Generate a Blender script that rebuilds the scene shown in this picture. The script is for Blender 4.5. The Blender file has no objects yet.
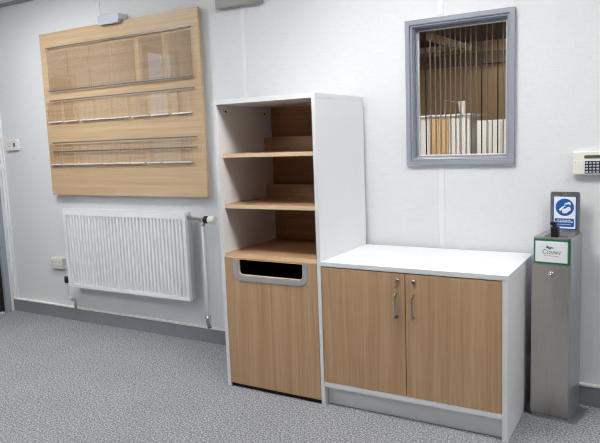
import bpy, bmesh, math, random
from mathutils import Matrix, Vector
random.seed(7)
SC = bpy.context.scene
COL = SC.collection
PI = math.pi

# ------------------------------------------------------------------ camera
cam_d = bpy.data.cameras.new('camera'); cam = bpy.data.objects.new('camera', cam_d); COL.objects.link(cam)
yaw, pitch, roll = 0.5382, -0.1288, -0.0379
fwd = Vector((-math.sin(yaw)*math.cos(pitch), math.cos(yaw)*math.cos(pitch), math.sin(pitch)))
rt = fwd.cross(Vector((0, 0, 1))).normalized(); up = rt.cross(fwd)
r2 = math.cos(roll)*rt + math.sin(roll)*up; u2 = -math.sin(roll)*rt + math.cos(roll)*up
mw = Matrix((r2, u2, -fwd)).transposed().to_4x4(); mw.translation = Vector((1.5238, -3.3285, 1.38))
cam.matrix_world = mw
cam_d.sensor_width = 36.0; cam_d.lens = 627.586/600*36.0; cam_d.clip_start = 0.02
SC.camera = cam

# ------------------------------------------------------------------ world, exposure
w = bpy.data.worlds.new('daylight'); SC.world = w; w.use_nodes = True
bg = w.node_tree.nodes['Background']
sky = w.node_tree.nodes.new('ShaderNodeTexSky'); sky.sky_type = 'HOSEK_WILKIE'; sky.turbidity = 6
sky.sun_direction = (0.5, -0.5, 0.6)
w.node_tree.links.new(sky.outputs[0], bg.inputs[0]); bg.inputs[1].default_value = 9.0
SC.view_settings.view_transform = 'Standard'; SC.view_settings.look = 'None'
SC.view_settings.gamma = 1.0; SC.view_settings.use_curve_mapping = False
SC.view_settings.exposure = 0.3
SC.cycles.use_denoising = True; SC.cycles.use_adaptive_sampling = False; SC.cycles.filter_width = 1.15; SC.cycles.denoising_prefilter = 'NONE'
SC.cycles.max_bounces = 10; SC.cycles.diffuse_bounces = 6; SC.cycles.transparent_max_bounces = 24
SC.cycles.sample_clamp_indirect = 8
LIGHT = 26          # emission of the ceiling light diffusers

# ------------------------------------------------------------------ materials
def lin(c):
    return tuple(((x/255.0)/12.92 if x/255.0 <= 0.04045 else ((x/255.0+0.055)/1.055)**2.4) for x in c) + (1.0,)
def mat(name, rgb, rough=0.5, metal=0.0, spec=0.5, bump=None, noise=None, emis=None):
    m = bpy.data.materials.new(name); m.use_nodes = True
    nt = m.node_tree; b = nt.nodes['Principled BSDF']
    b.inputs['Base Color'].default_value = lin(rgb); b.inputs['Roughness'].default_value = rough
    b.inputs['Metallic'].default_value = metal; b.inputs['Specular IOR Level'].default_value = spec
    tc = nt.nodes.new('ShaderNodeTexCoord')
    # slight procedural unevenness on every surface
    n = nt.nodes.new('ShaderNodeTexNoise'); n.inputs['Scale'].default_value = noise[0] if noise else 14
    nt.links.new(tc.outputs['Object'], n.inputs['Vector'])
    mx = nt.nodes.new('ShaderNodeMix'); mx.data_type = 'RGBA'; mx.blend_type = 'MULTIPLY'
    amt = noise[1] if noise else 0.04
    mx.inputs[0].default_value = 1.0
    rp = nt.nodes.new('ShaderNodeMapRange'); rp.inputs['To Min'].default_value = 1-amt; rp.inputs['To Max'].default_value = 1+amt
    nt.links.new(n.outputs['Fac'], rp.inputs['Value'])
    mx.inputs[6].default_value = lin(rgb); nt.links.new(rp.outputs[0], mx.inputs[7])
    nt.links.new(mx.outputs[2], b.inputs['Base Color'])
    if bump:
        n2 = nt.nodes.new('ShaderNodeTexNoise'); n2.inputs['Scale'].default_value = bump[0]
        nt.links.new(tc.outputs['Object'], n2.inputs['Vector'])
        bm_ = nt.nodes.new('ShaderNodeBump'); bm_.inputs['Strength'].default_value = bump[1]; bm_.inputs['Distance'].default_value = 0.002
        nt.links.new(n2.outputs['Fac'], bm_.inputs['Height']); nt.links.new(bm_.outputs[0], b.inputs['Normal'])
    if emis:
        b.inputs['Emission Color'].default_value = emis[0] + (1.0,) if len(emis[0]) == 3 else emis[0]
        b.inputs['Emission Strength'].default_value = emis[1]
    return m

def wood(name, light, dark, axis='z', rough=0.42, contrast=1.0):
    """straight-grained light oak laminate; grain runs along axis"""
    m = bpy.data.materials.new(name); m.use_nodes = True
    nt = m.node_tree; b = nt.nodes['Principled BSDF']; L = nt.links.new
    tc = nt.nodes.new('ShaderNodeTexCoord')
    def stretched(across, along, det, rghn=0.6, dist=0.0):
        mp = nt.nodes.new('ShaderNodeMapping')
        mp.inputs['Scale'].default_value = tuple(along if a == axis else across for a in 'xyz')
        L(tc.outputs['Object'], mp.inputs['Vector'])
        n = nt.nodes.new('ShaderNodeTexNoise'); n.inputs['Scale'].default_value = 1.0
        n.inputs['Detail'].default_value = det; n.inputs['Roughness'].default_value = rghn
        n.inputs['Distortion'].default_value = dist
        L(mp.outputs[0], n.inputs['Vector']); return n
    a = stretched(26, 0.7, 5, 0.65, 0.5); c = stretched(150, 3.0, 3); d = stretched(5, 0.5, 2)
    m1 = nt.nodes.new('ShaderNodeMath'); m1.operation = 'MULTIPLY_ADD'; m1.inputs[1].default_value = 0.5
    L(a.outputs['Fac'], m1.inputs[0])
    m2 = nt.nodes.new('ShaderNodeMath'); m2.operation = 'MULTIPLY_ADD'; m2.inputs[1].default_value = 0.28; m2.inputs[2].default_value = 0.0
    L(c.outputs['Fac'], m2.inputs[0]); L(m2.outputs[0], m1.inputs[2])
    m3 = nt.nodes.new('ShaderNodeMath'); m3.operation = 'MULTIPLY_ADD'; m3.inputs[1].default_value = 0.22
    L(d.outputs['Fac'], m3.inputs[0]); L(m1.outputs[0], m3.inputs[2])
    rp = nt.nodes.new('ShaderNodeValToRGB')
    rp.color_ramp.elements[0].position = 0.5-0.13/contrast; rp.color_ramp.elements[0].color = lin(dark)
    rp.color_ramp.elements[1].position = 0.5+0.11/contrast; rp.color_ramp.elements[1].color = lin(light)
    L(m3.outputs[0], rp.inputs[0]); L(rp.outputs[0], b.inputs['Base Color'])
    b.inputs['Roughness'].default_value = rough; b.inputs['Specular IOR Level'].default_value = 0.35
    return m

def wall_material():
    m = bpy.data.materials.new('woven_wall_vinyl'); m.use_nodes = True
    nt = m.node_tree; b = nt.nodes['Principled BSDF']; L = nt.links.new
    tc = nt.nodes.new('ShaderNodeTexCoord')
    mp = nt.nodes.new('ShaderNodeMapping'); mp.inputs['Scale'].default_value = (14, 14, 110); L(tc.outputs['Object'], mp.inputs['Vector'])
    n = nt.nodes.new('ShaderNodeTexNoise'); n.inputs['Scale'].default_value = 1; n.inputs['Detail'].default_value = 3; L(mp.outputs[0], n.inputs['Vector'])
    mp2 = nt.nodes.new('ShaderNodeMapping'); mp2.inputs['Scale'].default_value = (160, 160, 30); L(tc.outputs['Object'], mp2.inputs['Vector'])
    n2 = nt.nodes.new('ShaderNodeTexNoise'); n2.inputs['Scale'].default_value = 1; L(mp2.outputs[0], n2.inputs['Vector'])
    ad = nt.nodes.new('ShaderNodeMath'); ad.operation = 'ADD'; L(n.outputs['Fac'], ad.inputs[0]); L(n2.outputs['Fac'], ad.inputs[1])
    bp = nt.nodes.new('ShaderNodeBump'); bp.inputs['Strength'].default_value = 0.18; bp.inputs['Distance'].default_value = 0.002
    L(ad.outputs[0], bp.inputs['Height']); L(bp.outputs[0], b.inputs['Normal'])
    rp = nt.nodes.new('ShaderNodeValToRGB'); rp.color_ramp.elements[0].position = 0.75; rp.color_ramp.elements[1].position = 1.25
    rp.color_ramp.elements[0].color = lin((221, 224, 228)); rp.color_ramp.elements[1].color = lin((226, 229, 232))
    L(ad.outputs[0], rp.inputs[0]); L(rp.outputs[0], b.inputs['Base Color'])
    b.inputs['Roughness'].default_value = 0.6; b.inputs['Specular IOR Level'].default_value = 0.3
    return m

def carpet_material():
    m = bpy.data.materials.new('grey_loop_carpet'); m.use_nodes = True
    nt = m.node_tree; b = nt.nodes['Principled BSDF']; L = nt.links.new
    tc = nt.nodes.new('ShaderNodeTexCoord')
    n = nt.nodes.new('ShaderNodeTexNoise'); n.inputs['Scale'].default_value = 118; n.inputs['Detail'].default_value = 3; n.inputs['Roughness'].default_value = 0.75
    L(tc.outputs['Object'], n.inputs['Vector'])
    rp = nt.nodes.new('ShaderNodeValToRGB'); e = rp.color_ramp.elements
    e[0].position = 0.36; e[0].color = lin((92, 95, 100)); e[1].position = 0.63; e[1].color = lin((196, 198, 202))
    k = e.new(0.5); k.color = lin((140, 143, 148))
    L(n.outputs['Fac'], rp.inputs[0])
    n2 = nt.nodes.new('ShaderNodeTexNoise'); n2.inputs['Scale'].default_value = 2.5; n2.inputs['Detail'].default_value = 2
    L(tc.outputs['Object'], n2.inputs['Vector'])
    mr = nt.nodes.new('ShaderNodeMapRange'); mr.inputs['To Min'].default_value = 0.9; mr.inputs['To Max'].default_value = 1.1
    L(n2.outputs['Fac'], mr.inputs['Value'])
    mx = nt.nodes.new('ShaderNodeMix'); mx.data_type = 'RGBA'; mx.blend_type = 'MULTIPLY'; mx.inputs[0].default_value = 1
    L(rp.outputs[0], mx.inputs[6]); L(mr.outputs[0], mx.inputs[7]); L(mx.outputs[2], b.inputs['Base Color'])
    v = nt.nodes.new('ShaderNodeTexVoronoi'); v.inputs['Scale'].default_value = 180; L(tc.outputs['Object'], v.inputs['Vector'])
    bp = nt.nodes.new('ShaderNodeBump'); bp.inputs['Strength'].default_value = 0.25; bp.inputs['Distance'].default_value = 0.002
    L(v.outputs['Distance'], bp.inputs['Height']); L(bp.outputs[0], b.inputs['Normal'])
    b.inputs['Roughness'].default_value = 0.95; b.inputs['Specular IOR Level'].default_value = 0.1
    return m

def glass(name, tint=(255, 255, 255), refl=1.0, rough=0.02):
    m = bpy.data.materials.new(name); m.use_nodes = True
    nt = m.node_tree; L = nt.links.new
    nt.nodes.remove(nt.nodes['Principled BSDF']); out = nt.nodes['Material Output']
    t = nt.nodes.new('ShaderNodeBsdfTransparent'); t.inputs[0].default_value = lin(tint)
    g = nt.nodes.new('ShaderNodeBsdfGlossy'); g.inputs['Roughness'].default_value = rough
    f = nt.nodes.new('ShaderNodeLayerWeight'); f.inputs['Blend'].default_value = 0.5
    pw = nt.nodes.new('ShaderNodeMath'); pw.operation = 'POWER'; pw.inputs[1].default_value = 5; L(f.outputs['Facing'], pw.inputs[0])
    mu = nt.nodes.new('ShaderNodeMath'); mu.operation = 'MULTIPLY_ADD'; mu.inputs[1].default_value = 0.9*refl; mu.inputs[2].default_value = 0.04*refl; L(pw.outputs[0], mu.inputs[0])
    x = nt.nodes.new('ShaderNodeMixShader'); L(mu.outputs[0], x.inputs[0]); L(t.outputs[0], x.inputs[1]); L(g.outputs[0], x.inputs[2])
    L(x.outputs[0], out.inputs['Surface']); return m

def brushed(name, rgb, rough=0.27):
    m = mat(name, rgb, rough, 1.0); nt = m.node_tree; b = nt.nodes['Principled BSDF']
    tc = nt.nodes.new('ShaderNodeTexCoord'); mp = nt.nodes.new('ShaderNodeMapping'); mp.inputs['Scale'].default_value = (260, 260, 3)
    n = nt.nodes.new('ShaderNodeTexNoise'); n.inputs['Scale'].default_value = 1; n.inputs['Detail'].default_value = 4
    nt.links.new(tc.outputs['Object'], mp.inputs['Vector']); nt.links.new(mp.outputs[0], n.inputs['Vector'])
    r = nt.nodes.new('ShaderNodeMapRange'); r.inputs['To Min'].default_value = rough-0.06; r.inputs['To Max'].default_value = rough+0.12
    nt.links.new(n.outputs['Fac'], r.inputs['Value']); nt.links.new(r.outputs[0], b.inputs['Roughness'])
    return m

M = dict(
    wall=wall_material(), carpet=carpet_material(),
    strip=mat('white_cover_strip', (232, 233, 236), 0.4),
    ceiling=mat('ceiling_white', (238, 239, 240), 0.9, bump=(300, 0.2)),
    skirting=mat('grey_skirting_vinyl', (136, 138, 145), 0.5),
    trunk=mat('white_trunking', (236, 236, 234), 0.4),
    grey_paint=mat('blue_grey_gloss_paint', (150, 156, 167), 0.35),
    far_paint=mat('dim_bounce_paint', (150, 146, 140), 0.7),  # unseen walls, darkened in colour to weaken the light they bounce
    cornice=mat('grey_cornice', (150, 150, 152), 0.5),
    white=mat('white_laminate', (233, 234, 236), 0.38, spec=0.4, noise=(3, 0.01)),
    edge=mat('white_edge_band', (226, 223, 221), 0.5),
    oak=wood('oak_laminate_upright', (205, 171, 134), (176, 140, 104), 'z'),
    oak_x=wood('oak_laminate_level', (200, 163, 127), (165, 125, 90), 'x'),
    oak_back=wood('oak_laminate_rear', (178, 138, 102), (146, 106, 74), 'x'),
    oak_edge=wood('oak_edge_band', (240, 211, 176), (222, 190, 154), 'x'),
    board=wood('pale_oak_board', (210, 184, 150), (184, 154, 118), 'x', 0.4, 0.9),
    black=mat('black_plastic', (16, 16, 18), 0.4),
    dark=mat('void_shade_black', (10, 10, 11), 0.8),  # near-black standing in for shade in gaps and holes
    bag=mat('black_bin_liner', (14, 14, 15), 0.35, bump=(40, 0.5)),
    frame_grey=mat('grey_slot_trim', (166, 170, 178), 0.35),
    steel=brushed('brushed_steel', (198, 194, 187)),
    steel_shaded=brushed('brushed_steel_shaded', (186, 188, 194), 0.4),  # darker, cooler copy of the steel; side shade put into its colour
    chrome=mat('chrome', (205, 203, 200), 0.15, 1.0),
    nickel=mat('satin_nickel', (188, 184, 178), 0.3, 1.0),
    rail=mat('dull_aluminium_rail', (116, 118, 124), 0.35, 0.7),
    radiator=mat('white_radiator_enamel', (238, 239, 242), 0.35, noise=(3, 0.01)),
    rad_back=mat('radiator_inside', (190, 190, 192), 0.5),
    pipe=mat('white_painted_pipe', (222, 225, 231), 0.35),
    cream=mat('cream_plastic', (238, 236, 226), 0.4),
    plastic=mat('white_plastic', (236, 236, 234), 0.35),
    socket=mat('off_white_socket_plastic', (222, 218, 210), 0.4),
    slot=mat('socket_slot_dark', (70, 64, 60), 0.6),
    red=mat('red_rocker', (112, 40, 44), 0.4),
    box_grey=mat('pale_grey_metal_box', (178, 184, 194), 0.4, 0.2),
    unit_grey=mat('warm_grey_casing', (168, 167, 164), 0.55),
    acrylic=glass('clear_acrylic', (246, 245, 244), 1.6, 0.0),
    acrylic_thin=glass('clear_acrylic_thin', (253, 252, 251), 1.6, 0.0),
    acrylic_edge=mat('acrylic_lip', (232, 234, 236), 0.12, spec=0.8),
    glass=glass('window_glass', (244, 246, 246), 0.6),
    far_wall=mat('tan_plaster', (164, 138, 104), 0.8),
    far_ceiling=wood('dark_brown_ceiling_boards', (84, 54, 44), (50, 32, 28), 'y', 0.6),
    beam=mat('pale_timber_beam', (190, 172, 148), 0.7),
    bulkhead=mat('brown_grey_bulkhead', (110, 94, 80), 0.8),
    far_floor=mat('brown_floor', (120, 100, 84), 0.7),
    slat=mat('brown_grey_blind_slat', (160, 140, 132), 0.45),
    slat_dark=mat('dark_blind_slat', (38, 32, 30), 0.5),
    tan_door=wood('tan_cupboard_door', (222, 188, 142), (196, 158, 112), 'z'),
    lcd=mat('olive_grey_lcd', (92, 98, 92), 0.2),
    key_black=mat('black_key_surround', (32, 34, 40), 0.5),
    key_grey=mat('pale_grey_key', (186, 192, 204), 0.4),
    sign_white=mat('white_sign_vinyl', (240, 242, 246), 0.3),
    sign_blue=mat('mandatory_sign_blue', (28, 98, 178), 0.3),
    sign_green=mat('green_sign_border', (24, 122, 84), 0.3),
    logo_teal=mat('logo_teal', (30, 116, 128), 0.4),
    logo_ink=mat('logo_dark_ink', (52, 54, 62), 0.4),
    door_dark=mat('near_black_door', (22, 18, 17), 0.45),
    diffuser=mat('light_diffuser', (255, 255, 255), 0.5, emis=((1.0, 0.985, 0.965), LIGHT)),
    lamp=mat('fill_lamp_diffuser', (255, 240, 215), 0.5, emis=((1.0, 0.93, 0.84), 60.0)),
)

# ------------------------------------------------------------------ mesh helpers
class MB:
    def __init__(self): self.bm = bmesh.new(); self.mats = []; self.cur = 0
    def use(self, m):
        if m not in self.mats: self.mats.append(m)
        self.cur = self.mats.index(m); return self
    def _face(self, vs):
        try:
            f = self.bm.faces.new(vs); f.material_index = self.cur; return f
        except ValueError: return None
    def box(self, x0, x1, y0, y1, z0, z1, bev=0.0):
        v = [self.bm.verts.new(p) for p in ((x0,y0,z0),(x1,y0,z0),(x1,y1,z0),(x0,y1,z0),(x0,y0,z1),(x1,y0,z1),(x1,y1,z1),(x0,y1,z1))]
        fs = [self._face([v[i] for i in q]) for q in ((3,2,1,0),(4,5,6,7),(0,1,5,4),(1,2,6,5),(2,3,7,6),(3,0,4,7))]
        if bev:
            es = {e for f in fs for e in f.edges}
            r = bmesh.ops.bevel(self.bm, geom=list(es), offset=bev, segments=2, affect='EDGES', profile=0.7)
            for f in r['faces']: f.material_index = self.cur
        return self
    def tube(self, pts, r, seg=14, caps=True):
        pts = [Vector(p) for p in pts]; rs = r if isinstance(r, (list, tuple)) else [r]*len(pts)
        rings = []; prev = None
        for i, p in enumerate(pts):
            if i == 0: t = pts[1]-p
            elif i == len(pts)-1: t = p-pts[i-1]
            else: t = (pts[i+1]-p).normalized()+(p-pts[i-1]).normalized()
            if t.length < 1e-9: t = Vector((0,0,1))
            t.normalize()
            if prev is None:
                a = Vector((0,0,1)) if abs(t.z) < 0.9 else Vector((1,0,0)); n = t.cross(a).normalized()
            else:
                n = (prev-t*prev.dot(t)).normalized()
            prev = n; b = t.cross(n)
            rings.append([self.bm.verts.new(p+rs[i]*(math.cos(2*PI*k/seg)*n+math.sin(2*PI*k/seg)*b)) for k in range(seg)])
        for A, B in zip(rings, rings[1:]):
            for k in range(seg):
                f = self._face([A[k], A[(k+1)%seg], B[(k+1)%seg], B[k]])
                if f: f.smooth = True
        if caps: self._face(rings[0][::-1]); self._face(rings[-1])
        return self
    def prism(self, poly, f, d):
        """extrude an outline: f maps (a,b,depth) to a 3-D point"""
        A = [self.bm.verts.new(f(a, b, 0)) for a, b in poly]; B = [self.bm.verts.new(f(a, b, d)) for a, b in poly]
        self._face(A); self._face(B[::-1])
        for k in range(len(poly)): self._face([A[k], B[k], B[(k+1)%len(poly)], A[(k+1)%len(poly)]])
        return self
    def ring(self, outer, inner, f, d):
        """closed band between two outlines with the same number of points"""
        n = len(outer)
        V = [[self.bm.verts.new(f(a, b, dd)) for a, b in loop] for loop in (outer, inner) for dd in (0, d)]
        oA, oB, iA, iB = V
        for k in range(n):
            j = (k+1) % n
            self._face([oA[k], oA[j], iA[j], iA[k]]); self._face([oB[j], oB[k], iB[k], iB[j]])
            self._face([oA[j], oA[k], oB[k], oB[j]]); self._face([iA[k], iA[j], iB[j], iB[k]])
        return self

XF = {}
def link(o, parent):
    COL.objects.link(o)
    if parent is not None: o.parent = parent
def obj(name, mb, m, parent=None, bevel=0.0, origin=None, kind=None, label=None, local=False):
    me = bpy.data.meshes.new(name)
    if m is not None and not mb.mats: mb.mats = [m]
    bmesh.ops.recalc_face_normals(mb.bm, faces=mb.bm.faces)
    mb.bm.to_mesh(me); mb.bm.free()
    for mm in mb.mats: me.materials.append(mm)
    o = bpy.data.objects.new(name, me)
    if parent is not None:
        T = XF[parent.name]; XF[o.name] = T
        if not local: me.transform(T.inverted())
    else:
        if origin: me.transform(Matrix.Translation(-Vector(origin))); o.location = origin
        XF[o.name] = Matrix.Translation(Vector(origin)) if origin else Matrix.Identity(4)
    link(o, parent)
    if bevel:
        b = o.modifiers.new('edge', 'BEVEL'); b.width = bevel; b.segments = 2; b.limit_method = 'ANGLE'
    if kind: o['kind'] = kind
    if label: o['label'] = label
    return o
def thing(name, label, cat, loc=(0,0,0), rz=0, group=None):
    o = bpy.data.objects.new(name, None); COL.objects.link(o); o.location = loc; o.rotation_euler = (0,0,rz)
    o.empty_display_size = 0.1
    XF[o.name] = Matrix.Translation(Vector(loc)) @ Matrix.Rotation(rz, 4, 'Z')
    o['label'] = label; o['category'] = cat
    if group: o['group'] = group
    return o
def tag(o, label, cat, group=None):
    o['label'] = label; o['category'] = cat
    if group: o['group'] = group
    return o
def dup(root, loc, label):
    r = root.copy(); COL.objects.link(r); r.location = loc; r['label'] = label
    for ch in list(root.children):
        c = ch.copy(); COL.objects.link(c); c.parent = r
        for g in ch.children:
            d = g.copy(); COL.objects.link(d); d.parent = c
    return r
def wallxy(y):            # outlines drawn on a plane facing -y; depth grows towards the room
    return lambda a, b, d: (a, y-d, b)
def rrect(x0, x1, z0, z1, r, seg=6, corners=(1,1,1,1)):
    pts = []
    for (cx, cz, a0, on, px, pz) in ((x1-r, z1-r, 0, corners[0], x1, z1), (x0+r, z1-r, 90, corners[1], x0, z1),
                                     (x0+r, z0+r, 180, corners[2], x0, z0), (x1-r, z0+r, 270, corners[3], x1, z0)):
        for k in range(seg+1):
            if on:
                t = math.radians(a0+90*k/seg); pts.append((cx+r*math.cos(t), cz+r*math.sin(t)))
            else: pts.append((px + (0.00001*k if a0 in (90,) else -0.00001*k), pz))
    return pts
def disc(cx, cz, r, seg=40): return [(cx+r*math.cos(2*PI*k/seg), cz+r*math.sin(2*PI*k/seg)) for k in range(seg)]

# ================================================================== THE SETTING
XL, XR, YF, ZC = -3.395, 3.4, -5.6, 2.62
obj('floor', MB().box(XL-0.1, XR+0.1, YF-0.1, 0.1, -0.1, 0.0), M['carpet'], kind='structure')
obj('ceiling', MB().box(XL-0.1, XR+0.1, YF-0.1, 0.1, ZC, ZC+0.1), M['ceiling'], kind='structure')
def holed_wall(name, axis, pos, thick, a0, a1, z0, z1, holes, m):
    """wall with rectangular openings, built as strips in one mesh"""
    mb = MB(); cuts = sorted({a0, a1, *[h[0] for h in holes], *[h[1] for h in holes]})
    for s, e in zip(cuts, cuts[1:]):
        hs = sorted([h for h in holes if h[0] <= s and h[1] >= e], key=lambda h: h[2]); z = z0
        for h in hs + [(0,0,z1,z1)]:
            if h[2] > z+1e-6:
                if axis == 'x': mb.box(s, e, pos, pos+thick, z, h[2])
                else: mb.box(pos, pos+thick, s, e, z, h[2])
            z = h[3]
    return obj(name, mb, m, kind='structure')
WX0, WX1, WZ0, WZ1 = 0.286, 0.796, 1.250, 1.962      # window opening
holed_wall('wall_back', 'x', 0.0, 0.10, XL-0.1, XR+0.1, 0, ZC, [(WX0, WX1, WZ0, WZ1)], M['wall'])
DY0, DY1, DZ = -0.93, -0.098, 2.03
LWY0, LWY1, LWZ0, LWZ1 = -2.42, -1.93, 0.95, 2.40
holed_wall('wall_left', 'y', XL-0.1, 0.10, YF-0.1, 0.0, 0, ZC, [(DY0, DY1, 0, DZ), (LWY0, LWY1, LWZ0, LWZ1)], M['wall'])
holed_wall('wall_right', 'y', XR, 0.10, YF-0.1, 0.0, 0, ZC, [], M['far_paint'])
holed_wall('wall_front', 'x', YF-0.1, 0.10, XL, XR, 0, ZC, [], M['far_paint'])

# skirtings and the white trunking lip above them
mb = MB().box(XL, XR, -0.020, 0.0, 0.0, 0.100); obj('baseboard_back', mb, M['skirting'], bevel=0.002, kind='structure')
mb = MB().box(XL+0.001, XR, -0.026, 0.0, 0.1005, 0.112); obj('trim_1', mb, M['trunk'], bevel=0.002, kind='structure')
mb = MB().box(XL, XL+0.02, YF, DY0-0.07, 0.0, 0.100); obj('baseboard_left', mb, M['skirting'], bevel=0.002, kind='structure')
mb = MB().box(XR-0.02, XR, YF, -0.021, 0.0, 0.100); obj('baseboard_right', mb, M['skirting'], bevel=0.002, kind='structure')
# grey cornice at the head of the wall
mb = MB().box(XL, XR, -0.022, 0.0, 2.536, 2.562); obj('trim_2', mb, M['cornice'], bevel=0.003, kind='structure')
# vertical cover strips over the panel joints
n = 3
for x, z0, z1, wdt in ((-2.083, 0.1125, 2.535, 0.011), (-0.826, 0.1125, 2.535, 0.032), (0.445, 0.1125, 1.206, 0.032), (0.445, 2.006, 2.535, 0.032), (1.705, 0.1125, 2.535, 0.032)):
    obj('trim_%d' % n, MB().box(x-wdt/2, x+wdt/2, -0.004, 0.0, z0, z1), M['strip'], bevel=0.0015, kind='structure'); n += 1
# white corner moulding next to the door frame, with a small step
mb = MB().box(XL+0.001, XL+0.022, -0.026, 0.0, 0.1125, 2.535).box(XL+0.022, XL+0.044, -0.012, 0.0, 0.1125, 2.535)
obj('trim_8', mb, M['strip'], bevel=0.003, kind='structure')
# left-hand doorway with its grey frame and dark door
mb = MB()
mb.box(XL-0.098, XL+0.018, DY1-0.004, DY1+0.045, 0, DZ+0.045).box(XL-0.098, XL+0.018, DY0-0.045, DY0+0.004, 0, DZ+0.045).box(XL-0.098, XL+0.018, DY0, DY1, DZ-0.004, DZ+0.045)
mb.box(XL-0.070, XL-0.050, DY1-0.022, DY1-0.003, 0, DZ-0.004)
obj('trim_9', mb, M['grey_paint'], bevel=0.003, kind='structure')
dr = obj('door_1', MB().box(XL-0.045, XL-0.010, DY0+0.005, DY1-0.005, 0.014, DZ-0.006), M['door_dark'], kind='structure')
obj('door_handle', MB().tube([(XL-0.010, DY0+0.08, 1.0), (XL+0.04, DY0+0.08, 1.0), (XL+0.04, DY0+0.19, 1.0)], 0.009), M['nickel'], dr)
obj('trim_10', MB().box(XL-0.07, XL+0.014, DY0+0.006, DY1-0.024, 0.0, 0.012), M['trunk'], bevel=0.003, kind='structure')
# small unseen window added in the left wall for its reflection in the clear pockets
wf = MB().ring([(LWY0-0.04, LWZ0-0.04), (LWY1+0.04, LWZ0-0.04), (LWY1+0.04, LWZ1+0.04), (LWY0-0.04, LWZ1+0.04)],
               [(LWY0+0.02, LWZ0+0.02), (LWY1-0.02, LWZ0+0.02), (LWY1-0.02, LWZ1-0.02), (LWY0+0.02, LWZ1-0.02)], lambda a, b, d: (XL-0.004+d, a, b), 0.02)
w2 = obj('added_window', wf, M['grey_paint'], kind='structure')
obj('pane', MB().box(XL-0.05, XL-0.044, LWY0, LWY1, LWZ0, LWZ1), M['glass'], w2)

# ---- window_1: grey moulded frame, reveal, bead and pane
def loop(ax0, ax1, az0, az1): return [(ax0, az0), (ax1, az0), (ax1, az1), (ax0, az1)]
wroot = MB()
OX0, OX1, OZ0, OZ1 = 0.252, 0.829, 1.218, 1.994
wroot.ring(loop(OX0, OX1, OZ0, OZ1), loop(OX0+0.026, OX1-0.026, OZ0+0.026, OZ1-0.026), wallxy(0.0), 0.022)
wroot.ring(loop(OX0+0.026, OX1-0.026, OZ0+0.026, OZ1-0.026), loop(WX0+0.004, WX1-0.004, WZ0+0.004, WZ1-0.004), wallxy(0.0), 0.013)
wroot.ring(loop(WX0, WX1, WZ0, WZ1), loop(WX0+0.008, WX1-0.008, WZ0+0.008, WZ1-0.008), wallxy(0.1), 0.099)
win = obj('window_1', wroot, M['grey_paint'], bevel=0.003, kind='structure')
bead = MB().ring(loop(WX0+0.008, WX1-0.008, WZ0+0.008, WZ1-0.008), loop(WX0+0.020, WX1-0.020, WZ0+0.018, WZ1-0.020), wallxy(0.055), 0.022)
obj('window_bead', bead, M['grey_paint'], win, bevel=0.002)
obj('bead_highlight', MB().ring(loop(WX0+0.020, WX1-0.020, WZ0+0.018, WZ1-0.020), loop(WX0+0.023, WX1-0.023, WZ0+0.023, WZ1-0.023), wallxy(0.055), 0.018), M['trunk'], win)  # white ring: the bead's lit edge put in as colour
obj('pane', MB().box(WX0+0.019, WX1-0.019, 0.040, 0.046, WZ0+0.017, WZ1-0.019), M['glass'], win)

# ================================================================== ROOM BEYOND THE WINDOW
RX0, RX1, RY0, RY1, RZ = -2.4, 2.0, 0.1, 3.5, 2.34
obj('floor_far', MB().box(RX0-0.1, RX1+0.1, 0.1, RY1+0.1, -0.1, 0), M['far_floor'], kind='structure')
obj('wall_far_back', MB().box(RX0-0.1, RX1+0.1, RY1, RY1+0.1, 0, RZ), M['far_wall'], kind='structure')
obj('wall_far_left', MB().box(RX0-0.1, RX0, 0.1, RY1, 0, RZ), M['far_wall'], kind='structure')
obj('wall_far_right', MB().box(RX1, RX1+0.1, 0.1, RY1, 0, RZ), M['far_wall'], kind='structure')
obj('ceiling_far', MB().box(RX0-0.1, RX1+0.1, 0.1, RY1+0.1, RZ, RZ+0.1), M['far_ceiling'], kind='structure')
obj('trim_11', MB().box(RX0, RX1, RY1-0.06, RY1, 2.10, 2.222), M['bulkhead'], kind='structure')
# pale timber beams under the dark ceiling
b = MB(); b.prism([(-0.98, 2.25), (-0.98, 2.30), (-0.44, 2.30), (-0.44, 2.25)], lambda a, z, d: (a, 3.26+d, z), 0.05)
tag(obj('ceiling_batten', b, M['beam'], bevel=0.003, origin=(-0.7, 3.28, 2.30)), 'pale timber batten running level under the dark ceiling beyond the window', 'beam')
b = MB()
for (p, q) in (((-0.52, 2.60, 2.31), (-0.36, 3.42, 2.27)),):
    p = Vector(p); q = Vector(q); t = (q-p).normalized(); s = Vector((-t.y, t.x, 0))*0.035
    vs = [p+s, p-s, q-s, q+s]
    lo = [b.bm.verts.new(v+Vector((0,0,-0.03))) for v in vs]; hi = [b.bm.verts.new(v+Vector((0,0,0.03))) for v in vs]
    b._face(lo); b._face(hi[::-1])
    for k in range(4): b._face([lo[k], lo[(k+1)%4], hi[(k+1)%4], hi[k]])
tag(obj('ceiling_beam', b, M['beam'], bevel=0.003, origin=(-0.4, 2.4, 2.3)), 'pale timber beam running diagonally under the dark ceiling beyond the window', 'beam')
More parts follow.
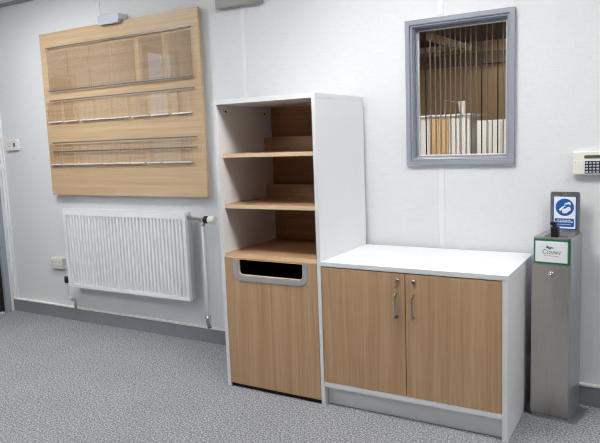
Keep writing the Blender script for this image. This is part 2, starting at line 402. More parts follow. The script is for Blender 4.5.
# two lamps added to light the room beyond the window
t = thing('fill_lamp', 'square lamp added on the dark ceiling to light the room beyond the window', 'ceiling light', (-0.20, 1.15, RZ))
obj('housing', MB().box(-0.45, 0.05, 0.90, 1.40, RZ-0.05, RZ), M['plastic'], t, bevel=0.004)
obj('diffuser', MB().box(-0.43, 0.03, 0.92, 1.38, RZ-0.056, RZ-0.05), M['lamp'], t)
t = thing('fill_lamp', 'small lamp added to light the far tan wall beyond the window', 'ceiling light', (0.22, 3.15, RZ))
obj('housing', MB().tube([(0.22, 3.15, RZ), (0.22, 3.15, RZ-0.04)], 0.08, 24), M['plastic'], t)
obj('diffuser', MB().tube([(0.22, 3.15, RZ-0.04), (0.22, 3.15, RZ-0.05)], 0.07, 24), M['lamp'], t)
# cupboards seen through the lower half of the window (tops near 1.5 m)
def far_unit(name, label, x0, x1, top, fronts, y0=2.5, depth=0.35):
    t = thing(name, label, 'cupboard', ((x0+x1)/2, y0+depth, 0))
    obj('carcass', MB().box(x0, x1, y0, y0+depth, 0.0, top), M['white'], t, bevel=0.003)
    for (a, c, m) in fronts:
        obj('door', MB().box(a+0.004, c-0.004, y0-0.02, y0-0.0005, 0.06, top-0.02), M[m], t, bevel=0.002)
    return t
far_unit('tall_cupboard', 'white cupboard at the left edge beyond the window', -0.80, -0.482, 1.548, [(-0.80, -0.64, 'white'), (-0.64, -0.482, 'white')])
far_unit('tall_cupboard', 'cupboard with tan doors beyond the window', -0.478, -0.290, 1.548, [(-0.478, -0.384, 'tan_door'), (-0.384, -0.290, 'tan_door')])
far_unit('tall_cupboard', 'white cupboard in the middle of the view through the window', -0.286, -0.088, 1.548, [(-0.286, -0.187, 'white'), (-0.187, -0.088, 'white')])
far_unit('tall_cupboard', 'lower white cupboard at the right of the view through the window', -0.030, 0.42, 1.497, [(-0.030, 0.08, 'white'), (0.08, 0.19, 'white'), (0.19, 0.30, 'white'), (0.30, 0.42, 'white')])
tag(obj('shelf_board', MB().box(-0.82, -0.060, 2.46, 2.87, 1.549, 1.566), M['white'], bevel=0.002, origin=(-0.4, 2.6, 1.549)), 'thin white board lying along the cupboard tops beyond the window', 'shelf')
t = thing('desk_lamp', 'small shiny white lamp with a thin arm on the board beyond the window', 'lamp', (-0.19, 2.62, 1.566))
obj('lamp_body', MB().tube([(-0.19, 2.62, 1.566), (-0.195, 2.62, 1.60), (-0.20, 2.62, 1.685)], [0.022, 0.034, 0.040], 20), M['plastic'], t)
obj('arm', MB().tube([(-0.225, 2.60, 1.675), (-0.30, 2.58, 1.690), (-0.36, 2.57, 1.705), (-0.36, 2.57, 1.567)], 0.004, 8), M['nickel'], t)
# vertical slats hanging behind the glass
t = thing('vertical_blind', 'vertical blind of narrow brown slats hanging behind the window glass', 'blind', (0.54, 0.115, 2.0))
obj('head_rail', MB().box(0.20, 0.86, 0.102, 0.135, 1.985, 2.02), M['slat_dark'], t, bevel=0.002)
for k in range(17):
    x = 0.3185+0.02825*k - 0.0
    s = MB(); ang = math.radians(62); c_, s_ = math.cos(ang)*0.010, math.sin(ang)*0.010
    p = [(-c_-0.0006, -s_), (-c_+0.0006, -s_), (c_+0.0006, s_), (c_-0.0006, s_)]
    p = [(-0.0022, -0.005), (0.0022, -0.005), (0.0022, 0.005), (-0.0022, 0.005)]
    s.prism(p, lambda a, bb, d: (x+a, 0.118+bb, 1.20+d), 0.79)
    obj('slat', s, M['slat_dark'] if k in (0, 11, 14) else M['slat'], t)

# ================================================================== CEILING LIGHTS (this room; out of view, added to light it)
t0 = None
spots = [(-2.35, -1.15, 'over the display board'), (0.3, -1.15, 'over the shelving unit'), (2.3, -1.15, 'nearest the alarm keypad'),
         (-1.9, -3.1, 'added as fill, farther from the board in the second row')]
for x, y, s in spots:
    lab = 'unseen square white ceiling light panel ' + s
    if t0 is None:
        t0 = thing('ceiling_light', lab, 'ceiling light', (x, y, ZC), group='square ceiling light panels')
        q = [(x-0.3, y-0.3), (x+0.3, y-0.3), (x+0.3, y+0.3), (x-0.3, y+0.3)]
        qi = [(x-0.28, y-0.28), (x+0.28, y-0.28), (x+0.28, y+0.28), (x-0.28, y+0.28)]
        obj('frame', MB().ring(q, qi, lambda a, b, d: (a, b, ZC-d), 0.014), M['plastic'], t0)
        obj('diffuser', MB().box(x-0.28, x+0.28, y-0.28, y+0.28, ZC-0.010, ZC), M['diffuser'], t0)
    else: dup(t0, (x, y, ZC), lab)

# ================================================================== DISPLAY BOARD
BX0, BX1, BZ0, BZ1 = -2.710, -1.144, 1.023, 2.259
t = thing('display_board', 'large pale oak leaflet board with three rows of clear pockets hung on the wall', 'display board', (-1.927, 0.0, BZ0))
obj('board_panel', MB().box(BX0, BX1, -0.050, -0.028, BZ0, BZ1), M['board'], t, bevel=0.001)
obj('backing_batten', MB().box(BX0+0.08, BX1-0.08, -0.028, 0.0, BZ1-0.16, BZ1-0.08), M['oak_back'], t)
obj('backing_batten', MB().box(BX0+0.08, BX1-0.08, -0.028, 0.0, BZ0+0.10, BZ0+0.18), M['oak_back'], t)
def rail(z, x0, x1, h=0.009, y=-0.072):
    mb = MB().box(x0, x1, y, y+0.004, z-h/2, z+h/2)
    for k in range(5):
        x = x0+0.02+(x1-x0-0.04)*k/4
        mb.tube([(x, y+0.004, z), (x, -0.050, z)], 0.004, 8)
    obj('rail', mb, M['rail'], t, bevel=0.001)
rail(2.143, -2.626, -1.193); rail(1.822, -2.630, -1.197, 0.010); rail(1.750, -2.626, -1.186); rail(1.430, -2.634, -1.189); rail(1.361, -2.634, -1.190, 0.009)
YP = -0.062
def pocket(x0, x1, zb, zt, divs, lip=True, yf=-0.066):
    """clear folded sheet: back sheet, front sheet and side folds with upright folds between"""
    mb = MB().box(x0, x1, yf, yf+0.0015, zb, zt)
    mb.box(x0, x0+0.0015, yf+0.0015, yf+0.006, zb, zt).box(x1-0.0015, x1, yf+0.0015, yf+0.006, zb, zt)
    for k in range(1, divs):
        x = x0+(x1-x0)*k/divs; mb.box(x-0.0008, x+0.0008, yf+0.0015, yf+0.005, zb, zt)
    p = obj('pocket', mb, M['acrylic_thin'] if lip else M['acrylic'], t)
    if lip: obj('pocket_lip', MB().box(x0, x1, yf-0.006, yf+0.014, zb-0.009, zb-0.0005), M['acrylic_edge'], p, bevel=0.001)
for a, b_ in ((-2.622, -2.402), (-2.390, -2.176), (-2.160, -1.958), (-1.930, -1.712), (-1.668, -1.455), (-1.419, -1.203)):
    pocket(a, b_, 1.829, 2.120, 1, False)
for a, b_ in ((-2.662,-2.511), (-2.477,-2.333), (-2.300,-2.150), (-2.129,-1.974), (-1.954,-1.805), (-1.776,-1.624), (-1.586,-1.431), (-1.390,-1.235)):
    pocket(a, b_, 1.594, 1.735, 3)
for a, b_ in ((-2.674,-2.545), (-2.528,-2.408), (-2.386,-2.253), (-2.232,-2.109), (-2.093,-1.959), (-1.948,-1.828), (-1.808,-1.682), (-1.653,-1.531), (-1.508,-1.383), (-1.368,-1.245)):
    pocket(a, b_, 1.268, 1.418, 3)
# grey box gripping the board's top edge
t = thing('header_box', 'small pale grey metal box at the top edge of the leaflet board', 'box', (-1.93, 0, 2.24))
obj('casing', MB().box(-2.020, -1.822, -0.085, -0.052, 2.240, 2.305).box(-2.020, -1.822, -0.052, -0.0005, 2.262, 2.305), M['box_grey'], t, bevel=0.002)
obj('end_cap', MB().box(-1.822, -1.816, -0.083, -0.0005, 2.264, 2.303), M['plastic'], t)
# grey casing high on the wall
t = thing('wall_unit', 'warm grey casing on the wall above the shelving unit, cut off by top edge', 'wall unit', (-0.86, 0, 2.24))
obj('casing', MB().box(-1.000, -0.660, -0.050, -0.001, 2.222, 2.44), M['unit_grey'], t, bevel=0.006)
obj('vent_grille', MB().box(-0.975, -0.685, -0.054, -0.0505, 2.30, 2.40), M['slot'], t)

# ================================================================== RADIATOR
RX_0, RX_1, RZ0, RZ1, RYF, RYB = -2.537, -1.302, 0.308, 0.920, -0.110, -0.045
t = thing('radiator', 'long white ribbed radiator on the wall below the leaflet board', 'radiator', (-1.9, 0, RZ0))
mb = MB(); N = 36; x0, x1 = RX_0+0.018, RX_1-0.018; pit = (x1-x0)/N; gz0, gz1 = RZ0+0.028, RZ1-0.042; DG = 0.018
mb.box(RX_0, RX_1, RYF+DG, RYF+DG+0.004, RZ0+0.004, RZ1-0.004)
# face plate with recessed flutes: strips between flutes, flutes shaped as shallow rounded troughs
mb.box(RX_0, RX_1, RYF, RYF+DG, RZ0, gz0).box(RX_0, RX_1, RYF, RYF+DG, gz1, RZ1-0.006)
mb.box(RX_0, x0+pit*0.24, RYF, RYF+DG, gz0, gz1).box(x1-pit*0.24, RX_1, RYF, RYF+DG, gz0, gz1)
def strip(ax, bx):                                  # raised rib with sloped sides
    pr = [(ax-0.003, RYF+DG), (ax, RYF+0.001), (ax+0.002, RYF), (bx-0.002, RYF), (bx, RYF+0.001), (bx+0.003, RYF+DG)]
    A = [mb.bm.verts.new((p, q, gz0)) for p, q in pr]; B = [mb.bm.verts.new((p, q, gz1)) for p, q in pr]
    for k in range(len(pr)-1): mb._face([A[k], A[k+1], B[k+1], B[k]])
for k in range(N-1):
    xr = x0+pit*(k+1); strip(xr-pit*0.24, xr+pit*0.24)
for k in range(N):                                  # sloped ends of each flute
    ax, bx = x0+pit*(k+0.24), x0+pit*(k+0.76)
    for zE, zI in ((gz0, gz0+0.012), (gz1, gz1-0.012)):
        v = [mb.bm.verts.new(p) for p in ((ax, RYF, zE), (bx, RYF, zE), (bx, RYF+DG, zI), (ax, RYF+DG, zI))]; mb._face(v)
obj('front_panel', mb, M['radiator'], t)
obj('rear_panel', MB().box(RX_0+0.006, RX_1-0.006, RYB-0.006, RYB, RZ0+0.004, RZ1-0.01), M['radiator'], t)
for xa, xb in ((RX_0, RX_0+0.004), (RX_1-0.004, RX_1)):
    sg = MB()
    sg.box(xa, xb, RYF+0.0225, RYB-0.0065, RZ0+0.045, RZ1-0.006)
    sg.box(xa, xb, RYF+0.0225, RYF+0.034, RZ0, RZ0+0.045).box(xa, xb, RYB-0.018, RYB-0.0065, RZ0, RZ0+0.045)
    obj('side_cover', sg, M['radiator'], t, bevel=0.001)
tg = MB().box(RX_0, RX_1, RYF-0.001, RYF+0.006, RZ1-0.006, RZ1+0.004).box(RX_0, RX_1, RYB-0.006, RYB+0.002, RZ1-0.006, RZ1+0.004)
tg.box(RX_0, RX_0+0.05, RYF+0.006, RYB-0.006, RZ1-0.002, RZ1+0.002).box(RX_1-0.05, RX_1, RYF+0.006, RYB-0.006, RZ1-0.002, RZ1+0.002)
k = RX_0+0.05
while k < RX_1-0.05:
    tg.box(k+0.008, min(k+0.020, RX_1-0.05), RYF+0.006, RYB-0.006, RZ1-0.002, RZ1+0.002); k += 0.020
tg.box(RX_0+0.05, RX_1-0.05, RYF+0.036, RYF+0.040, RZ1-0.0015, RZ1+0.0025)
obj('top_grille', tg, M['radiator'], t)
fin = MB()
for k in range(60):
    x = RX_0+0.03+k*0.0205; fin.box(x, x+0.001, RYF+0.0225, RYB-0.0065, RZ0+0.03, RZ1-0.03)
obj('convector_fins', fin, M['rad_back'], t)
for x in (RX_0+0.25, RX_1-0.25):
    obj('wall_bracket', MB().box(x-0.015, x+0.015, RYB+0.0005, -0.001, RZ0+0.05, RZ1-0.08), M['plastic'], t)
# thermostatic valve, tail and pipe at the right
XV, YV, ZV = -1.175, -0.078, 0.877
v = obj('valve', MB().tube([(RX_1+0.001, YV, ZV+0.010), (RX_1+0.018, YV, ZV+0.010), (RX_1+0.020, YV, ZV+0.009), (XV-0.016, YV, ZV), (XV-0.016, YV, ZV-0.0), (XV+0.012, YV, ZV)], [0.015, 0.015, 0.0105, 0.0105, 0.014, 0.014], 16)
        .tube([(XV, YV, ZV), (XV, YV, ZV-0.026), (XV, YV, ZV-0.026), (XV, YV, ZV-0.042)], [0.011, 0.011, 0.015, 0.015], 12), M['nickel'], t)
obj('valve_collar', MB().tube([(XV+0.0125, YV, ZV), (XV+0.018, YV, ZV), (XV+0.052, YV, ZV)], [0.018, 0.025, 0.025], 20), M['black'], v)
obj('valve_cap', MB().tube([(XV+0.0525, YV, ZV), (XV+0.060, YV, ZV), (XV+0.102, YV, ZV), (XV+0.110, YV, ZV)], [0.024, 0.028, 0.026, 0.018], 24), M['cream'], v)
obj('pipe', MB().tube([(XV, YV, ZV-0.0425), (XV, YV, 0.24), (XV+0.001, YV, 0.215)], 0.0115, 16), M['pipe'], t)
obj('pipe_joint', MB().tube([(XV, YV, 0.2145), (XV, YV, 0.175), (XV+0.002, YV, 0.165), (XV+0.004, YV+0.004, 0.128)], [0.0185, 0.0185, 0.0145, 0.0145], 16).tube([(XV-0.022, YV, 0.200), (XV+0.0, YV, 0.200)], 0.010, 12), M['chrome'], t)
# lockshield and elbow at the left
XQ = -2.603
obj('lockshield', MB().tube([(RX_0-0.001, YV, 0.345), (XQ-0.004, YV, 0.345)], 0.010, 12).tube([(XQ, YV, 0.325), (XQ, YV, 0.375)], 0.015, 14), M['black'], t)
obj('pipe', MB().tube([(XQ, YV, 0.324), (XQ+0.001, YV, 0.240), (XQ+0.012, YV, 0.205), (XQ+0.040, YV+0.01, 0.190)], 0.011, 14), M['pipe'], t)
obj('pipe_joint', MB().tube([(XQ+0.041, YV+0.01, 0.190), (XQ+0.066, YV+0.015, 0.186)], 0.014, 14).tube([(XQ+0.060, YV+0.018, 0.182), (XQ+0.060, YV+0.020, 0.118)], 0.012, 14), M['nickel'], t)

# ================================================================== SOCKET, SWITCH
t = thing('wall_socket', 'off-white double power socket on the wall beside the radiator', 'socket', (-2.772, 0, 0.46))
obj('faceplate', MB().prism(rrect(-2.850, -2.688, 0.412, 0.505, 0.006), wallxy(0.0), 0.012).box(-2.844, -2.694, -0.030, 0.0, 0.418, 0.499), M['socket'], t, bevel=0.002)
for x in (-2.784, -2.752):
    obj('switch', MB().box(x-0.009, x+0.009, -0.034, -0.030, 0.470, 0.490), M['plastic'], t, bevel=0.001)
for cx in (-2.814, -2.724):
    holes = MB(); holes.box(cx-0.003, cx+0.003, -0.0306, -0.0295, 0.462, 0.474)
    for dx in (-0.012, 0.012): holes.box(cx+dx-0.0035, cx+dx+0.0035, -0.0306, -0.0295, 0.437, 0.443)
    obj('pin_holes', holes, M['slot'], t)
t = thing('wall_switch', 'white switch plate with a red rocker high on the wall by the door frame', 'switch', (-3.21, 0, 1.42))
obj('faceplate', MB().prism(rrect(-3.285, -3.137, 1.384, 1.476, 0.010), wallxy(0.0), 0.022), M['plastic'], t, bevel=0.003)
obj('rocker', MB().box(-3.186, -3.168, -0.026, -0.022, 1.414, 1.448), M['red'], t, bevel=0.001)
pl = MB()
for x in (-3.262, -3.232): pl.box(x-0.004, x+0.004, -0.0226, -0.0215, 1.436, 1.443)
pl.box(-3.258, -3.236, -0.0226, -0.0215, 1.416, 1.420)
obj('pin_holes', pl, M['unit_grey'], t)

# ================================================================== TALL SHELVING UNIT
F, BK = -0.590, -0.030
TL, TR, TT, TH = -0.633, 0.0, 1.610, 0.021
t = thing('shelving_unit', 'tall white shelving unit with three oak shelves above a bin drawer', 'shelving unit', (-0.316, -0.31, 0))
obj('side_panel', MB().box(TL, TL+TH, F, BK, 0, TT-0.025), M['white'], t, bevel=0.001)
obj('side_panel', MB().box(TR-TH, TR-0.0005, F, BK, 0, TT-0.025), M['white'], t, bevel=0.001)
obj('top_panel', MB().box(TL, TR-0.0005, F-0.001, BK, TT-0.0245, TT), M['white'], t, bevel=0.001)
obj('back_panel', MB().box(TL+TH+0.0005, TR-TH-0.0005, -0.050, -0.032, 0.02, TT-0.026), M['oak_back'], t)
for z0, z1, yf in ((1.300, 1.321, -0.556), (1.021, 1.042, -0.558), (0.752, 0.772, -0.574)):
    s = obj('shelf', MB().box(TL+TH+0.0005, TR-TH-0.0005, yf+0.0015, -0.0505, z0, z1), M['oak_x'], t)
    obj('shelf_edging', MB().box(TL+TH+0.0005, TR-TH-0.0005, yf, yf+0.0015, z0, z1), M['oak_edge'], s)
for z0, z1 in ((1.3215, 1.404), (1.0425, 1.120)):
    obj('rear_ledge', MB().box(TL+TH+0.0005, TR-TH-0.0005, -0.140, -0.124, z0, z1), M['oak_x'], t, bevel=0.001)
for y, z in ((-0.508, 1.550), (-0.121, 1.545)):
    obj('dowel_hole', MB().tube([(TL+TH-0.0005, y, z), (TL+TH+0.001, y, z)], 0.006, 14), M['dark'], t)
obj('dowel_hole', MB().tube([(-0.545, -0.0505, 0.84), (-0.545, -0.0515, 0.84)], 0.006, 12), M['slot'], t)
# the bin drawer: oak front with a slot and a grey U-shaped trim
AX0, AX1, AZ0, AZ1 = -0.609, -0.024, 0.024, 0.7513
SX0, SX1, SZ0, SZ1 = -0.521, -0.108, 0.656, 0.7455
seg = 8
inner = rrect(SX0, SX1, SZ0, SZ1, 0.022, seg, (0,0,1,1))
def outer_pts():
    pts = []
    for k, (a, b_) in enumerate(inner):
        q = k//(seg+1)
        pts.append([(AX1, AZ1), (AX0, AZ1), (AX0, AZ0), (AX1, AZ0)][q])
    # spread repeated corner points slightly so that no edge collapses
    out = []
    for k, p in enumerate(pts):
        q, i = k//(seg+1), k%(seg+1); e = 1e-5*i
        out.append({0:(p[0]-e, p[1]), 1:(p[0], p[1]-e), 2:(p[0]+e, p[1]), 3:(p[0], p[1]+e)}[q])
    return out
bd = obj('bin_drawer', MB().ring(outer_pts(), inner, wallxy(F+0.019), 0.018), M['oak'], t)
UX0, UX1, UZ0, UZ1 = -0.552, -0.080, 0.627, AZ1-0.001
U = []
U.append((UX0, UZ1)); 
for k in range(9): a = PI+PI/2*k/8; U.append((UX0+0.05+0.05*math.cos(a), UZ0+0.05+0.05*math.sin(a)))
for k in range(9): a = 1.5*PI+PI/2*k/8; U.append((UX1-0.05+0.05*math.cos(a), UZ0+0.05+0.05*math.sin(a)))
U.append((UX1, UZ1))
I = [(SX1+0.003, UZ1)]
for k in range(9): a = -PI/2*k/8; I.append((SX1-0.022+0.025*math.cos(a), SZ0+0.022+0.025*math.sin(a)))
for k in range(9): a = 1.5*PI-PI/2*k/8; I.append((SX0+0.022+0.025*math.cos(a), SZ0+0.022+0.025*math.sin(a)))
I.append((SX0-0.003, UZ1)); I = I[::-1]
mb = MB()
A0 = [mb.bm.verts.new((a, F+0.001, b_)) for a, b_ in U]; A1 = [mb.bm.verts.new((a, F-0.002, b_)) for a, b_ in U]
B0 = [mb.bm.verts.new((a, F+0.001, b_)) for a, b_ in I]; B1 = [mb.bm.verts.new((a, F-0.002, b_)) for a, b_ in I]
for k in range(len(U)-1):
    mb._face([A1[k], A1[k+1], B1[k+1], B1[k]]); mb._face([A0[k], A0[k+1], B0[k+1], B0[k]])
    mb._face([A0[k], A0[k+1], A1[k+1], A1[k]]); mb._face([B0[k], B0[k+1], B1[k+1], B1[k]])
mb._face([A0[0], A1[0], B1[0], B0[0]]); mb._face([A0[-1], A1[-1], B1[-1], B0[-1]])
obj('slot_trim', mb, M['frame_grey'], bd)
obj('slot_edging', MB().ring(rrect(SX0-0.001, SX1+0.001, SZ0-0.003, SZ1, 0.022, seg, (0,0,1,1)), rrect(SX0+0.002, SX1-0.002, SZ0+0.002, SZ1-0.003, 0.022, seg, (0,0,1,1)), wallxy(F+0.019), 0.0175), M['oak_edge'], bd)
bn = MB()   # open black bin standing inside
bn.box(AX0+0.03, AX0+0.034, -0.55, -0.10, 0.03, 0.60).box(AX1-0.034, AX1-0.03, -0.55, -0.10, 0.03, 0.60).box(AX0+0.034, AX1-0.034, -0.55, -0.546, 0.03, 0.60).box(AX0+0.034, AX1-0.034, -0.104, -0.10, 0.03, 0.60).box(AX0+0.034, AX1-0.034, -0.546, -0.104, 0.03, 0.034)
obj('bin_liner', bn, M['bag'], bd)
obj('dark_lining', MB().box(TL+TH+0.001, TL+TH+0.004, F+0.020, -0.051, 0.02, 0.7505).box(TR-TH-0.004, TR-TH-0.001, F+0.020, -0.051, 0.02, 0.7505).box(TL+TH+0.004, TR-TH-0.004, -0.060, -0.0505, 0.02, 0.7505).box(TL+TH+0.004, TR-TH-0.004, F+0.020, -0.06, 0.7475, 0.7505), M['dark'], bd)  # near-black lining; the shade inside the slot is put into its colour
obj('gap_shade', MB().box(TL+TH+0.001, TR-TH-0.001, F+0.015, -0.06, 0.0005, 0.023), M['dark'], bd)  # black box under the drawer, standing for the shade there

# ================================================================== LOW CUPBOARD
LR, LT = 0.927, 0.764
t = thing('low_cupboard', 'low white cupboard with two locked oak doors beside the tall shelving unit', 'cupboard', (0.463, -0.31, 0))
obj('top_panel', MB().box(0.0005, LR, F-0.001, BK, LT-0.023, LT), M['white'], t, bevel=0.001)
obj('side_panel', MB().box(LR-0.025, LR, F, BK, 0, LT-0.0235), M['white'], t, bevel=0.001)
obj('side_panel', MB().box(0.0005, 0.003, F+0.022, BK, 0.103, LT-0.0235), M['white'], t)
obj('bottom_rail', MB().box(0.001, LR-0.0255, F, BK, 0.104, 0.129), M['white'], t, bevel=0.001)
obj('plinth', MB().box(0.001, LR-0.0255, -0.548, -0.532, 0.0, 0.1035), M['white'], t)
obj('back_panel', MB().box(0.0035, LR-0.0255, -0.05, -0.032, 0.13, LT-0.0235), M['white'], t)
for x0, x1, hx in ((0.0045, 0.4500, 0.408), (0.4545, 0.9000, 0.494)):
    d = obj('door', MB().box(x0, x1, F, F+0.019, 0.131, 0.7355), M['oak'], t, bevel=0.001)
    h = MB(); zt, zb = 0.637, 0.527; y0, y1 = F-0.0005, F-0.028; pts = [(hx, y0, zt)]
    for k in range(5): a = PI/2*k/4; pts.append((hx, y1+0.012-0.012*math.sin(a), zt-0.012*(1-math.cos(a)) if False else zt-0.012+0.012*math.cos(a)))
    for k in range(5): a = PI/2*k/4; pts.append((hx, y1+0.012-0.012*math.cos(a), zb+0.012-0.012*math.sin(a)))
    pts.append((hx, y0, zb))
    h.tube(pts, 0.0058, 12)
    obj('handle', h, M['nickel'], d)
    lx = hx+0.007 if hx < 0.45 else hx+0.002
    lk = obj('lock', MB().tube([(lx, F-0.0005, 0.700), (lx, F-0.006, 0.700), (lx, F-0.008, 0.700)], [0.0115, 0.0115, 0.009], 20), M['chrome'], d)
    obj('key_slot', MB().box(lx-0.0012, lx+0.0012, F-0.0086, F-0.0075, 0.695, 0.705), M['dark'], lk)
    if hx < 0.45:   # key left in the lock with its fob
        obj('key', MB().box(lx-0.001, lx+0.001, F-0.018, F-0.0087, 0.6955, 0.7045).prism(disc(0, 0, 0.009, 16), lambda a, b_, dd: (lx-0.001+dd, F-0.026+a, 0.700+b_), 0.002), M['chrome'], lk)
        obj('key_fob', MB().tube([(lx-0.004, F-0.014, 0.692), (lx-0.006, F-0.012, 0.684), (lx-0.007, F-0.010, 0.679)], 0.0014, 8).prism(disc(lx-0.010, 0.672, 0.0075, 18), wallxy(F-0.008), 0.002), M['nickel'], lk)
    else:
        obj('keyhole_screw', MB().tube([(lx-0.003, F-0.0005, 0.682), (lx-0.003, F-0.002, 0.682)], 0.003, 10), M['chrome'], lk)

# ================================================================== SANITISER STATION (steel pedestal)
t = thing('sanitiser_station', 'tall brushed steel hand sanitiser station standing between the low cupboard and the keypad', 'sanitiser station', (0.965, -0.240, 0), math.radians(-6.5))
W, D, HT = 0.172, 0.205, 0.885
def part(name, mb, m, p=t, **k): return obj(name, mb, m, p, local=True, **k)
part('body', MB().box(0.001, W-0.001, 0.002, D, 0.012, HT-0.006, 0.0), M['steel_shaded'], bevel=0.0015)
lid = part('lid', MB().box(0.0, W, -0.002, D, HT-0.0055, HT+0.001), M['steel'], bevel=0.002)
part('drip_tray', MB().ring([(0.045, 0.03), (0.150, 0.03), (0.150, 0.16), (0.045, 0.16)], [(0.052, 0.037), (0.143, 0.037), (0.143, 0.153), (0.052, 0.153)], lambda a, b_, d: (a, b_, HT+0.0012+d), 0.005), M['steel'], lid)
fd = part('front_door', MB().box(-0.004, W-0.003, -0.008, 0.0015, 0.020, HT-0.130), M['steel'], bevel=0.0015)
part('door_lock', MB().tube([(0.086, -0.008, 0.712), (0.086, -0.014, 0.712), (0.086, -0.017, 0.712)], [0.0155, 0.0155, 0.013], 24).tube([(0.086, -0.0170, 0.712), (0.086, -0.0155, 0.712), (0.086, -0.0200, 0.712)], [0.008, 0.008, 0.007], 16), M['chrome'], fd)
part('base_skirt', MB().prism([(-0.001, -0.004), (0.008, -0.010), (W-0.002, -0.010), (W, -0.004), (W, D), (-0.001, D)], lambda a, b_, d: (a, b_, 0.004+d), 0.012), M['steel_shaded'], bevel=0.001)
part('foot_plate', MB().box(-0.002, W+0.042, -0.012, D-0.006, 0.0, 0.0035), M['steel_shaded'], bevel=0.001)
# green-bordered plate with the logo
P0, P1, Q0, Q1 = 0.004, W-0.007, HT-0.124, HT-0.009
sg = part('logo_plate', MB().box(P0, P1, -0.005, 0.0015, Q0, Q1), M['sign_green'], label='white plate with green border and dark logo')
part('plate_face', MB().box(P0+0.008, P1-0.008, -0.0056, -0.0045, Q0+0.008, Q1-0.008), M['sign_white'], sg)
ink = MB()
def stroke(mb, pts, wd, y, closed=False):
    pts = [Vector((a, 0, b_)) for a, b_ in pts]
    for p, q in zip(pts, pts[1:]):
        dd = q-p
        if dd.length < 1e-6: continue
        nn = Vector((-dd.z, 0, dd.x)).normalized()*wd/2; e = dd.normalized()*wd*0.25
        c = [p+nn-e, q+nn+e, q-nn+e, p-nn-e]
        mb.prism([(v.x, v.z) for v in c], lambda a, b_, d: (a, y-d, b_), 0.0004)
YI = -0.0056
def arc(cx, cz, rx, rz, a0, a1, n=10): return [(cx+rx*math.cos(math.radians(a0+(a1-a0)*k/n)), cz+rz*math.sin(math.radians(a0+(a1-a0)*k/n))) for k in range(n+1)]
bz = Q0+0.047; h1, h2 = 0.020, 0.0145; x = 0.046
stroke(ink, arc(x+0.009, bz+h1/2, 0.0085, h1/2, 50, 310), 0.0026, YI)                       # C
stroke(ink, [(x+0.0155, bz+h1*0.72), (x+0.0155, bz+h1)], 0.0014, YI)
x += 0.019
stroke(ink, arc(x+0.0075, bz+h2/2, 0.0068, h2/2, 0, 360, 16), 0.0022, YI); x += 0.0165         # O
stroke(ink, [(x+0.002, bz), (x+0.002, bz+h2), (x+0.012, bz), (x+0.012, bz+h2)], 0.0018, YI)   # N
stroke(ink, [(x, bz), (x+0.004, bz)], 0.001, YI); stroke(ink, [(x+0.010, bz+h2), (x+0.014, bz+h2)], 0.001, YI); x += 0.0155
stroke(ink, [(x, bz+h2), (x+0.0048, bz), (x+0.0090, bz+h2), (x+0.0132, bz), (x+0.018, bz+h2)], 0.0018, YI)  # W
stroke(ink, [(x-0.001, bz+h2), (x+0.003, bz+h2)], 0.001, YI); stroke(ink, [(x+0.016, bz+h2), (x+0.020, bz+h2)], 0.001, YI); x += 0.0185
stroke(ink, [(x+0.0005, bz+h2), (x+0.0065, bz+h2*0.45), (x+0.0125, bz+h2)], 0.0018, YI); stroke(ink, [(x+0.0065, bz+h2*0.45), (x+0.0065, bz)], 0.0022, YI)  # Y
stroke(ink, [(x+0.004, bz), (x+0.009, bz)], 0.001, YI)
x = 0.052
for k, l in enumerate((0.006, 0.004, 0.007, 0.005, 0.008, 0.004, 0.007, 0.006)):               # fine strapline, too small to read
    stroke(ink, [(x, bz-0.0085), (x+l, bz-0.0085)], 0.0016, YI); x += l+0.0022
part('logo_lettering', ink, M['logo_ink'], sg)
lg = MB(); gz = bz+0.030
lg.prism([(0.060, gz-0.004), (0.064, gz+0.008), (0.068, gz+0.010), (0.073, gz+0.003), (0.080, gz+0.002), (0.086, gz+0.004), (0.092, gz+0.001), (0.100, gz), (0.092, gz-0.003), (0.086, gz-0.002), (0.080, gz-0.006), (0.084, gz-0.010), (0.074, gz-0.007), (0.068, gz-0.002)], lambda a, b_, d: (a, YI-d, b_), 0.0004)
part('logo_emblem', lg, M['logo_teal'], sg)
# pump nozzle box on the lid
pp = part('pump', MB().box(0.076, 0.108, 0.012, 0.044, HT+0.001, HT+0.048, 0.0), M['black'], lid, bevel=0.002)
part('nozzle', MB().box(0.080, 0.096, 0.020, 0.036, HT+0.0485, HT+0.058).box(0.074, 0.098, 0.008, 0.038, HT+0.0585, HT+0.072), M['black'], pp, bevel=0.0015)
# sign holder plate with rounded top
hp = part('sign_holder', MB().prism(rrect(0.022, 0.160, HT+0.001, HT+0.198, 0.012, 6, (1,1,0,0)), lambda a, b_, d: (a, D-0.006-d, b_), 0.003), M['steel'])
part('fixing_screw', MB().tube([(0.087, D-0.0092, HT+0.188), (0.087, D-0.011, HT+0.188)], 0.004, 12), M['chrome'], hp)
sx0, sx1, sz0, sz1 = 0.034, 0.146, HT+0.012, HT+0.178; ys = D-0.0092
def onp(y): return lambda a, b_, d: (a, y-d, b_)
sb = part('sign', MB().prism(rrect(sx0, sx1, sz0, sz1, 0.004), onp(ys), 0.0010), M['sign_blue'], hp, label='white sign with blue border and blue circle')
part('sign_face', MB().prism(rrect(sx0+0.006, sx1-0.006, sz0+0.006, sz1-0.004, 0.003), onp(ys-0.0010), 0.0004), M['sign_white'], sb)
cx, cz, R = (sx0+sx1)/2, sz1-0.056, 0.0425
bl = MB().prism(disc(cx, cz, R), onp(ys-0.0014), 0.0004).box(sx0+0.010, sx1-0.012, ys-0.0018, ys-0.0014, sz0+0.014, sz0+0.055)
part('sign_symbol', bl, M['sign_blue'], sb)
wh = MB(); yw = ys-0.0018
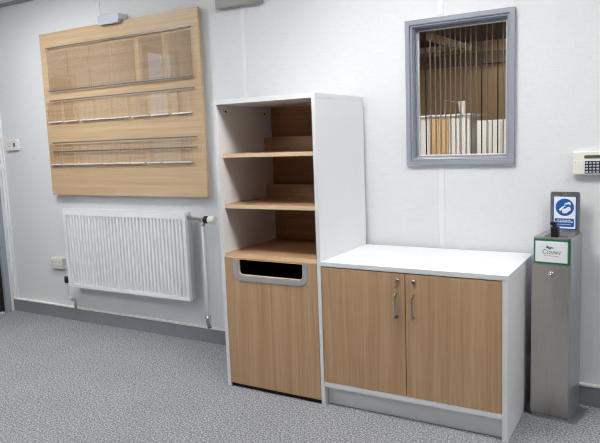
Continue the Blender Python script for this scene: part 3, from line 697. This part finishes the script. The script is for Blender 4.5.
# two cupped hands below a dispensing spout
def sc(pts): return [(cx+a*R, cz+b_*R) for a, b_ in pts]
wh.prism(sc([(0.02, 0.52), (0.30, 0.52), (0.36, 0.62), (0.62, 0.58), (0.66, 0.30), (0.52, 0.26), (0.50, 0.38), (0.20, 0.32), (0.06, 0.38)]), onp(yw), 0.0004)   # spout
wh.prism(sc([(-0.30, -0.34), (-0.16, -0.16), (0.10, -0.14), (0.34, 0.04), (0.56, 0.06), (0.64, -0.10), (0.66, -0.34), (0.46, -0.44), (0.30, -0.62), (-0.04, -0.72), (-0.26, -0.62)]), onp(yw), 0.0004)  # near hand
wh.prism(sc([(-0.62, -0.30), (-0.48, -0.10), (-0.28, 0.06), (-0.02, 0.20), (0.02, 0.10), (-0.18, -0.06), (-0.06, -0.08), (-0.20, -0.12), (-0.36, -0.36), (-0.50, -0.44)]), onp(yw), 0.0004)  # far hand
for a, b_ in ((0.02, 0.26), (0.12, 0.14), (-0.02, 0.36)): wh.prism(disc(cx+a*R, cz+b_*R, R*0.045, 10), onp(yw), 0.0004)
part('sign_hands', wh, M['sign_white'], sb)
for zz, L0, L1, hh in ((sz0+0.0465, 0.016, 0.080, 0.0032), (sz0+0.0385, 0.006, 0.090, 0.0048), (sz0+0.0255, 0.012, 0.084, 0.0022)):   # wording, too small to read
    wh = MB(); a = sx0+L0+0.004; i = 0
    while a < sx0+L1+0.004:
        l = (0.011, 0.007, 0.014, 0.009)[i % 4]; wh.box(a, min(a+l, sx0+L1+0.006), yw-0.0004, yw, zz-hh/2, zz+hh/2); a += l+0.0022; i += 1
    part('sign_lettering', wh, M['sign_white'], sb)

# ================================================================== ALARM KEYPAD
t = thing('alarm_keypad', 'cream alarm keypad with dark display on the wall at the right edge', 'keypad', (1.20, 0, 1.165))
KX0, KX1, KZ0, KZ1 = 1.107, 1.300, 1.163, 1.274
obj('housing', MB().box(KX0, KX1, -0.030, 0.0, KZ0, KZ1), M['cream'], t, bevel=0.004)
obj('lower_flap', MB().box(KX0+0.001, KX1-0.001, -0.0335, -0.0305, KZ0+0.004, 1.233), M['cream'], t, bevel=0.001)
obj('display', MB().prism(rrect(1.156, 1.292, 1.241, 1.257, 0.006), wallxy(-0.0302), 0.0012), M['lcd'], t)
kb = obj('key_block', MB().prism(rrect(1.160, 1.290, 1.170, 1.229, 0.003), wallxy(-0.0337), 0.0010), M['key_black'], t)
for r_ in range(4):
    for c in range(8):
        xx = 1.1635+c*0.0158; zz = 1.1735+r_*0.0142
        obj('key', MB().box(xx, xx+0.0105, -0.0375, -0.0348, zz, zz+0.0085), M['key_grey'], kb, bevel=0.0008)
obj('status_lamp', MB().tube([(1.118, -0.0335, 1.224), (1.118, -0.0350, 1.224)], 0.0018, 10), M['slot'], t)
